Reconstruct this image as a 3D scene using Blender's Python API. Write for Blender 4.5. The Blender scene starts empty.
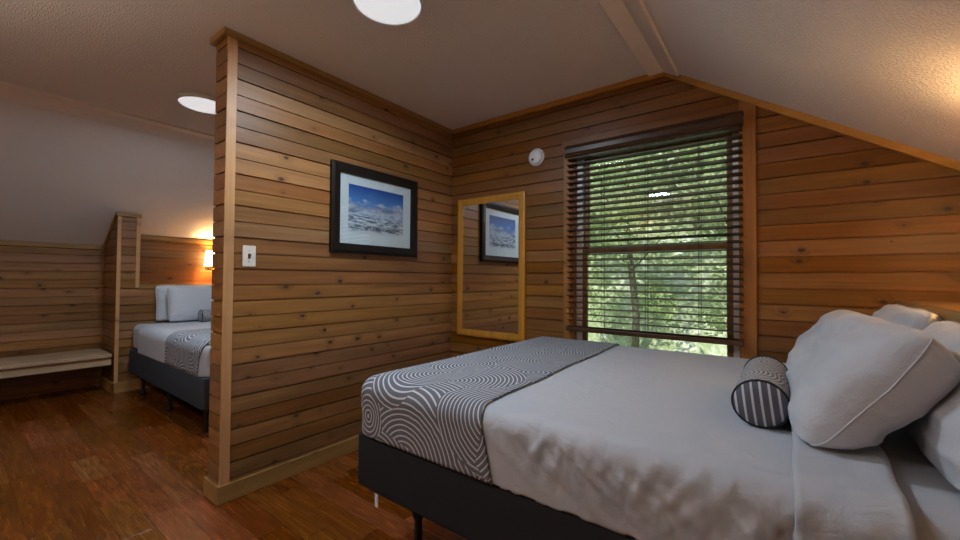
import bpy, bmesh, math, random
from mathutils import Vector, Matrix, noise
S = bpy.context.scene
C = S.collection
PI = math.pi
rnd = random.Random(7)

# ------------------------------------------------------------------ helpers
def obj(name, bm, mat, parent=None, smooth=False, bevel=0.0, seg=2, recalc=True):
    me = bpy.data.meshes.new(name)
    if recalc: bmesh.ops.recalc_face_normals(bm, faces=bm.faces[:])
    bm.to_mesh(me); bm.free()
    if mat is not None:
        for m in (mat if isinstance(mat, (list, tuple)) else [mat]):
            me.materials.append(m)
    if smooth:
        me.polygons.foreach_set('use_smooth', [True]*len(me.polygons))
    o = bpy.data.objects.new(name, me); C.objects.link(o)
    if parent: o.parent = parent
    if bevel:
        b = o.modifiers.new('bevel', 'BEVEL'); b.width = bevel; b.segments = seg
        b.limit_method = 'ANGLE'; b.angle_limit = math.radians(40)
    return o
def tag(o, label, cat, group=None):
    o['label'] = label; o['category'] = cat
    if group: o['group'] = group
    return o
def thing(name, label, cat, loc=(0, 0, 0), group=None):
    o = bpy.data.objects.new(name, None); C.objects.link(o); o.location = loc
    o.empty_display_size = .05
    return tag(o, label, cat, group)
def struct(name, bm, mat, parent=None, **k):
    o = obj(name, bm, mat, parent, **k)
    o['kind'] = 'structure'
    return o
def box(bm, x0, x1, y0, y1, z0, z1):
    v = [bm.verts.new((x, y, z)) for z in (z0, z1) for y in (y0, y1) for x in (x0, x1)]
    for f in ((0, 2, 3, 1), (4, 5, 7, 6), (0, 1, 5, 4), (2, 6, 7, 3), (0, 4, 6, 2), (1, 3, 7, 5)):
        bm.faces.new([v[i] for i in f])
    return bm
def B(*a):
    return box(bmesh.new(), *a)
def prism(bm, pts, ext):
    """pts: list of 3D points, ext: vector"""
    ext = Vector(ext)
    a = [bm.verts.new(Vector(p)) for p in pts]
    b = [bm.verts.new(Vector(p)+ext) for p in pts]
    n = len(a)
    bm.faces.new(a); bm.faces.new(b[::-1])
    for i in range(n):
        bm.faces.new((a[i], a[(i+1) % n], b[(i+1) % n], b[i]))
    return bm
def lathe(bm, prof, center, axis='Z', n=40, scale=(1, 1)):
    """prof: list of (r, h). revolve about axis through center"""
    c = Vector(center); rings = []
    for r, h in prof:
        if r < 1e-6:
            p = {'Z': (0, 0, h), 'Y': (0, h, 0), 'X': (h, 0, 0)}[axis]
            rings.append([bm.verts.new(c+Vector(p))]); continue
        ring = []
        for i in range(n):
            a = 2*PI*i/n; u = r*math.cos(a)*scale[0]; w = r*math.sin(a)*scale[1]
            p = {'Z': (u, w, h), 'Y': (u, h, w), 'X': (h, u, w)}[axis]
            ring.append(bm.verts.new(c+Vector(p)))
        rings.append(ring)
    for a, b in zip(rings, rings[1:]):
        if len(a) == 1 and len(b) == 1: continue
        for i in range(n):
            j = (i+1) % n
            if len(a) == 1: bm.faces.new((a[0], b[i], b[j]))
            elif len(b) == 1: bm.faces.new((a[i], a[j], b[0]))
            else: bm.faces.new((a[i], a[j], b[j], b[i]))
    return bm
def tube(bm, pts, r, n=8, closed=False):
    pts = [Vector(p) for p in pts]; rings = []
    N = len(pts); ref = None
    for i, p in enumerate(pts):
        t = (pts[(i+1) % N]-pts[i-1]) if closed else (pts[min(i+1, N-1)]-pts[max(i-1, 0)])
        t.normalize()
        if ref is None:
            ref = Vector((0, 0, 1)) if abs(t.z) < .9 else Vector((1, 0, 0))
        a = t.cross(ref)
        if a.length < 1e-4: a = t.orthogonal()
        a.normalize(); b = t.cross(a); ref = -b if b.dot(ref) < 0 else b
        rr = r[i] if isinstance(r, (list, tuple)) else r
        rings.append([bm.verts.new(p+a*rr*math.cos(2*PI*k/n)+b*rr*math.sin(2*PI*k/n)) for k in range(n)])
    for i in range(N if closed else N-1):
        A = rings[i]; D = rings[(i+1) % N]
        for k in range(n):
            bm.faces.new((A[k], A[(k+1) % n], D[(k+1) % n], D[k]))
    if not closed:
        bm.faces.new(rings[0][::-1]); bm.faces.new(rings[-1])
    return bm
def clip(poly, a, b, c):
    """keep a*u+b*z<=c"""
    out = []
    for i, p in enumerate(poly):
        q = poly[(i+1) % len(poly)]
        dp = a*p[0]+b*p[1]-c; dq = a*q[0]+b*q[1]-c
        if dp <= 0: out.append(p)
        if (dp < 0 < dq) or (dq < 0 < dp):
            t = dp/(dp-dq); out.append((p[0]+t*(q[0]-p[0]), p[1]+t*(q[1]-p[1])))
    return out
PITCH, ZREF = 0.087, 0.024
def board_wall(bm, to3, inward, u0, u1, z0, z1, planes=(), hole=None, depth=.013):
    """horizontal tongue-and-groove boards. to3(u,z)->3D on the visible face; inward: unit vector into the wall"""
    inward = Vector(inward)
    k0 = math.floor((z0-ZREF)/PITCH); k1 = math.ceil((z1-ZREF)/PITCH)
    for k in range(k0, k1):
        g0 = .0050 if k % 2 == 0 else .0028; g1 = .0028 if k % 2 == 0 else .0050
        a = max(z0, ZREF+k*PITCH+g0); b = min(z1, ZREF+(k+1)*PITCH-g1)
        if b-a < .002: continue
        rects = []
        if hole:
            h0, h1, hz0, hz1 = hole
            cuts = [a]+[c for c in (hz0, hz1) if a < c < b]+[b]
            for c, d in zip(cuts, cuts[1:]):
                if d <= hz0+1e-6 or c >= hz1-1e-6: rects.append((u0, u1, c, d))
                else: rects += [(u0, h0, c, d), (h1, u1, c, d)]
        else: rects = [(u0, u1, a, b)]
        for p0, p1, c, d in rects:
            poly = [(p0, c), (p1, c), (p1, d), (p0, d)]
            for pl in planes: poly = clip(poly, *pl) if len(poly) > 2 else poly
            if len(poly) > 2: prism(bm, [to3(*p) for p in poly], inward*depth)
def slab(bm, to3, inward, u0, u1, z0, z1, planes=(), hole=None, front=.0125, thick=.14):
    inward = Vector(inward); rects = [(u0, u1, z0, z1)]
    if hole:
        h0, h1, a, b = hole
        rects = [(u0, h0, z0, z1), (h1, u1, z0, z1), (h0, h1, z0, a), (h0, h1, b, z1)]
    for p0, p1, c, d in rects:
        if p1-p0 < 1e-4 or d-c < 1e-4: continue
        poly = [(p0, c), (p1, c), (p1, d), (p0, d)]
        for pl in planes: poly = clip(poly, *pl) if len(poly) > 2 else poly
        if len(poly) > 2:
            prism(bm, [Vector(to3(*p))+inward*front for p in poly], inward*thick)

# ------------------------------------------------------------------ materials
def mat(name):
    m = bpy.data.materials.new(name); m.use_nodes = True
    nt = m.node_tree; nt.nodes.clear()
    out = nt.nodes.new('ShaderNodeOutputMaterial'); p = nt.nodes.new('ShaderNodeBsdfPrincipled')
    nt.links.new(p.outputs[0], out.inputs[0])
    return m, nt, p
class G:
    """tiny node-graph helper"""
    def __init__(s, nt): s.nt = nt
    def n(s, t, **k):
        x = s.nt.nodes.new(t)
        for a, b in k.items(): setattr(x, a, b)
        return x
    def put(s, sock, v):
        if hasattr(v, 'is_linked') or hasattr(v, 'links'): s.nt.links.new(v, sock)
        elif v is not None: sock.default_value = v
    def m(s, op, a, b=None, c=None):
        x = s.n('ShaderNodeMath', operation=op)
        for i, v in enumerate((a, b, c)): s.put(x.inputs[i], v)
        return x.outputs[0]
    def vec(s, x, y, z):
        c = s.n('ShaderNodeCombineXYZ')
        for i, v in enumerate((x, y, z)): s.put(c.inputs[i], v)
        return c.outputs[0]
    def noise(s, v, scale=1, detail=3, rough=.55, dist=0):
        x = s.n('ShaderNodeTexNoise'); s.put(x.inputs['Vector'], v)
        x.inputs['Scale'].default_value = scale; x.inputs['Detail'].default_value = detail
        x.inputs['Roughness'].default_value = rough; x.inputs['Distortion'].default_value = dist
        return x.outputs[0]
    def white(s, v, dim='1D'):
        x = s.n('ShaderNodeTexWhiteNoise', noise_dimensions=dim)
        s.put(x.inputs['W'] if dim == '1D' else x.inputs['Vector'], v)
        return x.outputs[0]
    def ramp(s, f, stops):
        x = s.n('ShaderNodeValToRGB'); s.put(x.inputs[0], f); e = x.color_ramp.elements
        while len(e) < len(stops): e.new(.5)
        for k, (p, c) in zip(e, stops):
            k.position = p; k.color = (*c, 1) if len(c) == 3 else c
        return x.outputs[0]
    def mix(s, f, a, b, mode='MIX'):
        x = s.n('ShaderNodeMix', data_type='RGBA', blend_type=mode); s.put(x.inputs[0], f)
        for i, v in ((6, a), (7, b)):
            if isinstance(v, tuple): v = (*v, 1) if len(v) == 3 else v
            s.put(x.inputs[i], v)
        return x.outputs[2]
    def hsv(s, c, h=.5, sat=1., v=1.):
        x = s.n('ShaderNodeHueSaturation'); s.put(x.inputs['Color'], c)
        s.put(x.inputs['Hue'], h); s.put(x.inputs['Saturation'], sat); s.put(x.inputs['Value'], v)
        return x.outputs[0]
    def mr(s, v, a, b, c, d, smooth=False):
        x = s.n('ShaderNodeMapRange'); s.put(x.inputs[0], v)
        if smooth: x.interpolation_type = 'SMOOTHSTEP'
        for i, k in enumerate((a, b, c, d)): x.inputs[i+1].default_value = k
        return x.outputs[0]
    def bump(s, p, h, strength=.3, dist=.005):
        x = s.n('ShaderNodeBump'); s.put(x.inputs['Height'], h)
        x.inputs['Strength'].default_value = strength; x.inputs['Distance'].default_value = dist
        s.nt.links.new(x.outputs[0], p.inputs['Normal'])
def plain(name, col, rough=.5, metal=0., spec=.4, var=.06, scale=30, bump=0, bscale=200):
    m, nt, p = mat(name); g = G(nt)
    tc = g.n('ShaderNodeTexCoord').outputs['Object']
    f = g.noise(tc, scale, 3)
    c = g.mix(f, tuple(x*(1-var) for x in col), tuple(min(1, x*(1+var)) for x in col))
    nt.links.new(c, p.inputs['Base Color'])
    p.inputs['Roughness'].default_value = rough; p.inputs['Metallic'].default_value = metal
    p.inputs['Specular IOR Level'].default_value = spec
    if bump: g.bump(p, g.noise(tc, bscale, 3), bump, .002)
    return m
def wood(name, light, dark, axis='X', boards=True, seed=0., knots=1., rough=.42, contrast=1.):
    """pine/cedar: colour per board, long grain, scattered knots"""
    m, nt, p = mat(name); g = G(nt)
    sx = g.n('ShaderNodeSeparateXYZ'); nt.links.new(g.n('ShaderNodeTexCoord').outputs['Object'], sx.inputs[0])
    X, Y, Z = sx.outputs
    if axis == 'X': a, b, c = X, Z, Y
    elif axis == 'Y': a, b, c = Y, Z, X
    else: a, b, c = Z, X, Y
    if boards:
        row = g.m('DIVIDE', g.m('SUBTRACT', Z, ZREF), PITCH)
        idx = g.m('FLOOR', g.m('ADD', row, seed*31))
    else:
        row = g.m('MULTIPLY', b, 9.); idx = g.m('ADD', 0., seed)
    r1 = g.white(g.m('ADD', idx, .37+seed)); r2 = g.white(g.m('ADD', idx, 17.7+seed))
    r3 = g.white(g.m('ADD', g.m('FLOOR', g.m('MULTIPLY', idx, .5)), 5.3+seed))
    sh = g.m('MULTIPLY', r1, 37.)
    # knots
    vo = g.n('ShaderNodeTexVoronoi', voronoi_dimensions='2D')
    g.put(vo.inputs['Vector'], g.vec(g.m('ADD', g.m('MULTIPLY', a, 4.8), sh), g.m('MULTIPLY', row, .62), 0.))
    vo.inputs['Scale'].default_value = 1.; d = vo.outputs['Distance']
    vr = g.n('ShaderNodeSeparateXYZ'); nt.links.new(vo.outputs['Color'], vr.inputs[0])
    wob = g.noise(g.vec(g.m('MULTIPLY', a, 60.), g.m('MULTIPLY', b, 60.), sh), 1., 2)
    size = g.mr(vr.outputs[0], .5, 1., .0, .105)
    d2 = g.m('ADD', d, g.m('MULTIPLY', g.m('SUBTRACT', wob, .5), .06))
    kn = g.m('MULTIPLY', g.m('SUBTRACT', 1., g.m('SMOOTH_MIN', 1., g.m('DIVIDE', d2, g.m('ADD', size, .004)), .3)), knots)
    kn = g.m('MAXIMUM', g.m('MINIMUM', g.m('MULTIPLY', kn, 2.), 1.), 0.)
    halo = g.mr(g.m('SUBTRACT', d, size), 0., .22, 1., 0., True)
    halo = g.m('MULTIPLY', halo, g.m('GREATER_THAN', size, .02))
    # grain
    bb = g.m('ADD', g.m('MULTIPLY', b, 26.), g.m('MULTIPLY', halo, 1.2))
    g1 = g.noise(g.vec(g.m('ADD', g.m('MULTIPLY', a, 1.1), sh), bb, g.m('MULTIPLY', c, 26.)), 1., 4, .6, .4)
    g2 = g.noise(g.vec(g.m('ADD', g.m('MULTIPLY', a, 2.5), sh), g.m('MULTIPLY', b, 150.), g.m('MULTIPLY', c, 150.)), 1., 3)
    big = g.noise(g.vec(g.m('ADD', g.m('MULTIPLY', a, .9), sh), g.m('MULTIPLY', row, .5), c), 1.5, 2)
    t = g.m('ADD', g.m('MULTIPLY', g1, .62), g.m('MULTIPLY', g2, .38))
    col = g.ramp(t, [(.5-.22/contrast, dark), (.5+.16/contrast, light)])
    v = g.m('ADD', g.m('ADD', g.mr(r2, 0, 1, -.10, .10), g.mr(r3, 0, 1, .72, 1.22)), g.mr(big, .25, .75, -.2, .2))
    col = g.hsv(col, g.mr(r1, 0, 1, .493, .507), g.mr(r2, 0, 1, 1.10, .96), v)
    col = g.mix(g.m('MULTIPLY', halo, .30), col, tuple(x*.55 for x in dark))
    col = g.mix(g.m('MULTIPLY', kn, .9), col, (.028, .012, .006))
    nt.links.new(col, p.inputs['Base Color'])
    p.inputs['Roughness'].default_value = rough; p.inputs['Specular IOR Level'].default_value = .32
    g.bump(p, g2, .12, .002)
    return m
PL, PD = (.345, .172, .070), (.185, .082, .030)
M = {}
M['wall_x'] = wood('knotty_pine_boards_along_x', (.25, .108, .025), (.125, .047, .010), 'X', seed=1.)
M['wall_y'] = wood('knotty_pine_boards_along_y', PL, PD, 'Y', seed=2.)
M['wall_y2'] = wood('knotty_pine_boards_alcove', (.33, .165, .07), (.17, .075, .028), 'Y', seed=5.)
TL, TD = (.50, .295, .125), (.37, .20, .08)
M['trim_x'] = wood('pine_trim_x', (.47, .275, .085), (.36, .19, .055), 'X', False, 3., .25)
M['trim_y'] = wood('pine_trim_y', TL, TD, 'Y', False, 4., .25)
M['trim_z'] = wood('pine_trim_z', (.56, .32, .13), (.40, .20, .075), 'Z', False, 5., .4)
M['case_z'] = wood('window_casing_wood', (.42, .215, .07), (.30, .14, .042), 'Z', False, 8., .5)
M['bench'] = wood('bench_wood', (.37, .26, .155), (.28, .185, .10), 'Y', False, 6., .2)
M['mirror_frame_z'] = wood('golden_oak_z', (.42, .195, .042), (.30, .125, .026), 'Z', False, 9., 0)
M['mirror_frame_x'] = wood('golden_oak_x', (.50, .26, .075), (.36, .165, .045), 'X', False, 9., 0)

def floor_mat():
    m, nt, p = mat('oak_plank_floor'); g = G(nt)
    sx = g.n('ShaderNodeSeparateXYZ'); nt.links.new(g.n('ShaderNodeTexCoord').outputs['Object'], sx.inputs[0])
    X, Y, Z = sx.outputs
    W = .127
    ry = g.m('DIVIDE', Y, W); row = g.m('FLOOR', ry); fy = g.m('FRACT', ry)
    r0 = g.white(row)
    ln = g.m('ADD', .42, g.m('MULTIPLY', r0, .5))
    cx = g.m('ADD', g.m('DIVIDE', X, ln), g.m('MULTIPLY', g.white(g.m('ADD', row, 9.1)), 5.))
    col = g.m('FLOOR', cx); fx = g.m('FRACT', cx)
    rr = g.white(g.vec(row, col, 1.3), '3D'); r2 = g.white(g.vec(row, col, 7.9), '3D')
    sh = g.m('MULTIPLY', rr, 40.)
    # cathedral grain: distorted rings stretched along the plank
    nz = g.noise(g.vec(g.m('ADD', g.m('MULTIPLY', X, 1.6), sh), g.m('MULTIPLY', Y, 8.), sh), 1., 2)
    rings = g.m('SINE', g.m('MULTIPLY', nz, 44.))
    fine = g.noise(g.vec(g.m('ADD', g.m('MULTIPLY', X, 3.), sh), g.m('MULTIPLY', Y, 95.), sh), 1., 3)
    t = g.m('ADD', g.m('MULTIPLY', g.mr(rings, -1, 1, 0, 1), .30), g.m('MULTIPLY', fine, .70))
    c = g.ramp(t, [(.1, (.085, .020, .004)), (.9, (.21, .057, .012))])
    c = g.hsv(c, g.mr(r2, 0, 1, .497, .512), g.mr(rr, 0, 1, 1.08, .98), g.mr(rr, 0, 1, .62, 1.25))
    ey = g.m('MINIMUM', fy, g.m('SUBTRACT', 1., fy)); ex = g.m('MINIMUM', fx, g.m('SUBTRACT', 1., fx))
    e = g.m('MINIMUM', g.m('MULTIPLY', ey, W), g.m('MULTIPLY', ex, .65))
    seam = g.mr(e, .0005, .0022, 1., 0.)
    c = g.mix(g.m('MULTIPLY', seam, .75), c, (.03, .009, .004))
    nt.links.new(c, p.inputs['Base Color'])
    nt.links.new(g.mr(fine, .3, .7, .20, .30), p.inputs['Roughness'])
    p.inputs['Specular IOR Level'].default_value = .5
    h = g.m('SUBTRACT', g.m('MULTIPLY', fine, .03), seam)
    h = g.m('ADD', h, g.m('MULTIPLY', g.noise(g.vec(g.m('MULTIPLY', X, 4.), g.m('MULTIPLY', Y, 9.), sh), 1., 1), .6))
    g.bump(p, h, .35, .002)
    return m
M['floor'] = floor_mat()

def ceil_mat():
    m, nt, p = mat('textured_drywall'); g = G(nt)
    tc = g.n('ShaderNodeTexCoord').outputs['Object']
    f = g.noise(tc, 2., 3)
    c = g.mix(f, (.78, .72, .675), (.83, .77, .72)); nt.links.new(c, p.inputs['Base Color'])
    p.inputs['Roughness'].default_value = .85; p.inputs['Specular IOR Level'].default_value = .2
    v = g.noise(tc, 120., 3, .5); h = g.mr(v, .46, .64, 0, 1, True)
    h = g.m('ADD', h, g.m('MULTIPLY', g.noise(tc, 220., 2), .4))
    g.bump(p, h, .65, .004)
    return m
M['ceiling'] = ceil_mat()
M['white_trim'] = plain('painted_trim', (.82, .74, .66), .5, bump=.05)
M['steel_dark'] = plain('black_metal', (.012, .012, .014), .45, .3)
M['base'] = plain('charcoal_upholstery', (.026, .027, .031), .95, spec=.1, bump=.6, bscale=500)
M['base2'] = plain('slate_upholstery', (.048, .055, .066), .95, spec=.1, bump=.6, bscale=500)
M['plastic'] = plain('ivory_plastic', (.74, .70, .62), .35)
M['plastic_w'] = plain('white_plastic', (.72, .72, .72), .4)
M['dark_plastic'] = plain('dark_plastic', (.05, .05, .05), .4)
M['screw'] = plain('steel', (.5, .5, .5), .3, 1.)
M['frame_dark'] = plain('espresso_frame', (.013, .009, .007), .4, spec=.2, var=.2)
M['matboard'] = plain('white_matboard', (.62, .66, .70), .8)
M['blind'] = wood('dark_walnut_slats', (.085, .040, .018), (.045, .019, .009), 'X', False, 2., 0, .35)
M['cord'] = plain('brown_cord', (.03, .016, .009), .8)
M['vinyl'] = plain('white_vinyl', (.88, .88, .88), .4)
M['sash'] = wood('sash_wood', (.34, .18, .055), (.22, .11, .034), 'Z', False, 2.5, 0)
M['tag'] = plain('white_tag', (.7, .7, .7), .7)
M['piping'] = plain('dark_piping', (.02, .021, .028), .8)

def cloth_mat(name, col, warm=0):
    m, nt, p = mat(name); g = G(nt)
    tc = g.n('ShaderNodeTexCoord').outputs['Object']
    f = g.noise(tc, 5., 3); c = g.mix(f, tuple(x*.97 for x in col), col)
    nt.links.new(c, p.inputs['Base Color'])
    p.inputs['Roughness'].default_value = .75; p.inputs['Specular IOR Level'].default_value = .25
    p.inputs['Sheen Weight'].default_value = .15
    h = g.m('ADD', g.noise(tc, 18., 4, .6, .6), g.m('MULTIPLY', g.noise(tc, 420., 2), .06))
    g.bump(p, h, .38, .014)
    return m
M['sheet'] = cloth_mat('white_cotton', (.45, .482, .53))
M['pillow'] = cloth_mat('pillow_cotton', (.51, .535, .575))

def arcs_mat(name, cell=.44, wave=.0195, stripes=False, base=(.125, .135, .16)):
    """overlapping discs of concentric white lines on grey"""
    m, nt, p = mat(name); g = G(nt)
    uv = g.n('ShaderNodeUVMap'); uv.uv_map = 'cloth'
    sx = g.n('ShaderNodeSeparateXYZ'); nt.links.new(uv.outputs[0], sx.inputs[0])
    U, V = sx.outputs[0], sx.outputs[1]
    if stripes:
        d = g.m('MULTIPLY', U, 1.)
    else:
        def layer(off, stretch):
            vo = g.n('ShaderNodeTexVoronoi', voronoi_dimensions='2D')
            pu, pv = g.m('ADD', g.m('MULTIPLY', U, stretch), off), g.m('ADD', V, off*1.7)
            g.put(vo.inputs['Vector'], g.vec(pu, pv, 0.))
            vo.inputs['Scale'].default_value = 1/cell; vo.inputs['Randomness'].default_value = .8
            ps = g.n('ShaderNodeSeparateXYZ'); nt.links.new(vo.outputs['Position'], ps.inputs[0])
            cs = g.n('ShaderNodeSeparateXYZ'); nt.links.new(vo.outputs['Color'], cs.inputs[0])
            def q(p_, c_, r_): return g.m('SUBTRACT', g.m('SUBTRACT', p_, c_), g.m('MULTIPLY', g.m('SUBTRACT', r_, .5), cell*.9))
            a = q(pu, ps.outputs[0], cs.outputs[0]); b = q(pv, ps.outputs[1], cs.outputs[1])
            ring = g.m('SQRT', g.m('ADD', g.m('MULTIPLY', a, a), g.m('MULTIPLY', b, b)))
            return g.m('MULTIPLY', vo.outputs['Distance'], cell), ring
        dA, dB, dC, dD = layer(.0, 1.25), layer(3.31, .95), layer(7.77, 1.3), layer(11.3, 1.)
        R_ = cell*.46
        d = dD[1]
        for (q, ring), rad in ((dC, R_*1.15), (dB, R_), (dA, R_*.9)):
            k = g.m('LESS_THAN', q, rad)
            d = g.m('ADD', g.m('MULTIPLY', k, ring), g.m('MULTIPLY', g.m('SUBTRACT', 1., k), d))
    s = g.m('SINE', g.m('MULTIPLY', d, 2*PI/wave))
    line = g.mr(s, .42, .85, 0., 1., True)
    nz = g.noise(g.vec(U, V, 0.), 25., 2)
    c0 = g.mix(nz, tuple(x*.88 for x in base), tuple(x*1.12 for x in base))
    c = g.mix(line, c0, (.56, .57, .585))
    nt.links.new(c, p.inputs['Base Color'])
    p.inputs['Roughness'].default_value = .8; p.inputs['Specular IOR Level'].default_value = .2
    g.bump(p, line, .2, .001)
    return m
M['arcs'] = arcs_mat('arc_pattern_fabric')
M['arcs_far'] = arcs_mat('arc_pattern_fabric_far', .40, .027)
M['arcs_small'] = arcs_mat('arc_pattern_bolster', .2, .015, base=(.19, .19, .20))
M['stripes'] = arcs_mat('stripe_pattern_cap', wave=.021, stripes=True, base=(.10, .105, .13))

def emis(name, col, strength):
    m, nt, p = mat(name)
    p.inputs['Base Color'].default_value = (*col, 1)
    p.inputs['Emission Color'].default_value = (*col, 1); p.inputs['Emission Strength'].default_value = strength
    g = G(nt); f = g.noise(g.n('ShaderNodeTexCoord').outputs['Object'], 3., 1)
    nt.links.new(g.mix(f, tuple(x*.97 for x in col), col), p.inputs['Emission Color'])
    return m
M['disc'] = emis('lit_diffuser', (.92, .96, 1.), .5)
M['shade'] = emis('lit_lamp_shade', (1., .66, .30), 12.)

def glass_mat():
    m = bpy.data.materials.new('clear_glass'); m.use_nodes = True; nt = m.node_tree; nt.nodes.clear(); g = G(nt)
    out = g.n('ShaderNodeOutputMaterial'); t = g.n('ShaderNodeBsdfTransparent'); s = g.n('ShaderNodeBsdfGlossy')
    s.inputs['Roughness'].default_value = .02; t.inputs[0].default_value = (.96, .98, .97, 1)
    lw = g.n('ShaderNodeLayerWeight'); lw.inputs[0].default_value = .5
    fr = g.m('ADD', .035, g.m('MULTIPLY', g.m('POWER', lw.outputs['Facing'], 5.), .9))
    mx = g.n('ShaderNodeMixShader'); nt.links.new(fr, mx.inputs[0])
    nt.links.new(t.outputs[0], mx.inputs[1]); nt.links.new(s.outputs[0], mx.inputs[2]); nt.links.new(mx.outputs[0], out.inputs[0])
    return m
M['glass'] = glass_mat()
def mirror_mat():
    m, nt, p = mat('mirror_silver'); g = G(nt)
    f = g.noise(g.n('ShaderNodeTexCoord').outputs['Object'], 2., 1)
    nt.links.new(g.mix(f, (.90, .91, .91), (.92, .93, .93)), p.inputs['Base Color'])
    p.inputs['Metallic'].default_value = 1; p.inputs['Roughness'].default_value = .012
    return m
M['mirror'] = mirror_mat()
def art_mat():
    """snowy hills under cloud and deep blue sky; UV 0..1"""
    m, nt, p = mat('snow_landscape_print'); g = G(nt)
    uv = g.n('ShaderNodeUVMap'); uv.uv_map = 'print'
    sx = g.n('ShaderNodeSeparateXYZ'); nt.links.new(uv.outputs[0], sx.inputs[0]); U, V = sx.outputs[0], sx.outputs[1]
    sky = g.ramp(V, [(.55, (.10, .27, .62)), (1., (.006, .06, .30))])
    cl = g.noise(g.vec(g.m('MULTIPLY', U, 4.), g.m('MULTIPLY', V, 6.), 3.), 1., 6, .62)
    edge = g.m('ADD', .66, g.m('MULTIPLY', g.m('SUBTRACT', g.noise(g.vec(g.m('MULTIPLY', U, 4.), 5., 0.), 1., 3), .5), .3))
    cm = g.mr(g.m('ADD', g.m('SUBTRACT', edge, V), g.m('MULTIPLY', g.m('SUBTRACT', cl, .5), .55)), -.03, .05, 0., 1., True)
    cloud = g.ramp(cl, [(.36, (.14, .17, .30)), (.62, (.55, .58, .70))])
    c = g.mix(cm, sky, cloud)
    def ridge(c, base, amp, f_, seed, dark, lit):
        """one snowy ridge line, rock showing through on steep streaks"""
        top = g.m('ADD', base, g.m('MULTIPLY', g.m('SUBTRACT', g.noise(g.vec(g.m('MULTIPLY', U, f_), seed, 0.), 1., 5, .55), .5), amp))
        k = g.mr(g.m('SUBTRACT', top, V), -.004, .008, 0., 1.)
        n_ = g.noise(g.vec(g.m('ADD', g.m('MULTIPLY', U, 9.), g.m('MULTIPLY', V, 7.)), g.m('MULTIPLY', V, 24.), seed), 1., 5, .62)
        return g.mix(k, c, g.ramp(n_, [(.38, dark), (.5, tuple((a+b)/2 for a, b in zip(dark, lit))), (.58, lit)]))
    c = ridge(c, .44, .20, 3., 1.3, (.10, .14, .26), (.50, .55, .68))
    c = ridge(c, .36, .22, 2.4, 6.1, (.03, .05, .10), (.62, .66, .76))
    c = ridge(c, .24, .12, 3.4, 9.7, (.10, .13, .20), (.66, .69, .77))
    sp = g.noise(g.vec(g.m('MULTIPLY', U, 46.), g.m('MULTIPLY', V, 34.), 1.), 1., 3)
    band = g.m('MULTIPLY', g.mr(V, .05, .1, 0, 1), g.mr(V, .14, .2, 1, 0))
    c = g.mix(g.m('MULTIPLY', g.mr(sp, .47, .54, 0, 1), band), c, (.02, .025, .04))
    c = g.mix(g.mr(V, .03, .07, .85, 0.), c, (.58, .62, .70))
    nt.links.new(c, p.inputs['Base Color']); p.inputs['Roughness'].default_value = .5
    return m
M['art'] = art_mat()

# ------------------------------------------------------------------ room geometry
XP, XPL = -2.387, -2.545            # partition faces
YW = 2.742                          # window wall
YR = -1.7                           # rear wall
ZC = 2.533
XB0, XB1 = -4.38, -.595             # ceiling breaks
SL, SR = .615, .648                 # slopes left and right
XK0, XK1 = -6.0, .985               # knee walls
XH0, XH1 = -5.467, .443             # head walls of the two beds
def zs(x):
    return ZC if XB0 <= x <= XB1 else (ZC-SL*(XB0-x) if x < XB0 else ZC-SR*(x-XB1))

bm = B(XK0-.2, XK1+.2, YR-.2, YW+.15, -.12, 0.); struct('floor', bm, M['floor'])
# ceiling: flat middle, two slopes
bm = bmesh.new()
prof = [(XK0-.2, zs(XK0-.2)), (XB0, ZC), (XB1, ZC), (XK1+.2, zs(XK1+.2))]
for (xa, za), (xb, zb) in zip(prof, prof[1:]):
    prism(bm, [(xa, YR-.2, za), (xb, YR-.2, zb), (xb, YR-.2, zb+.12), (xa, YR-.2, za+.12)], (0, YW+.15-YR+.2, 0))
struct('ceiling', bm, M['ceiling'])

# gable wall planes  (u=x)
GP = [(SR, 1., ZC+SR*XB1), (-SL, 1., ZC-SL*XB0), (0., 1., ZC)]
HOLE = (-1.215, -.195, .68, 2.125)
f = lambda u, z: (u, YW, z)
bm = bmesh.new()
board_wall(bm, f, (0, 1, 0), XK0-.2, XK1+.2, 0, ZC, GP, HOLE)
slab(bm, f, (0, 1, 0), XK0-.2, XK1+.2, 0, ZC, GP, HOLE)
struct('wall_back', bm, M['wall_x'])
f = lambda u, z: (u, YR, z)
bm = bmesh.new()
board_wall(bm, f, (0, -1, 0), XK0-.2, XK1+.2, 0, ZC, GP)
slab(bm, f, (0, -1, 0), XK0-.2, XK1+.2, 0, ZC, GP)
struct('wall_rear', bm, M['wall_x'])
# knee walls
f = lambda u, z: (XK0, u, z)
bm = bmesh.new(); board_wall(bm, f, (-1, 0, 0), YR, YW, 0, zs(XK0)); slab(bm, f, (-1, 0, 0), YR, YW, 0, zs(XK0)+.08)
struct('wall_left', bm, M['wall_y2'])
f = lambda u, z: (XK1, u, z)
bm = bmesh.new(); board_wall(bm, f, (1, 0, 0), YR, YW, 0, zs(XK1)); slab(bm, f, (1, 0, 0), YR, YW, 0, zs(XK1)+.08)
struct('wall_right', bm, M['wall_y2'])
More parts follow.
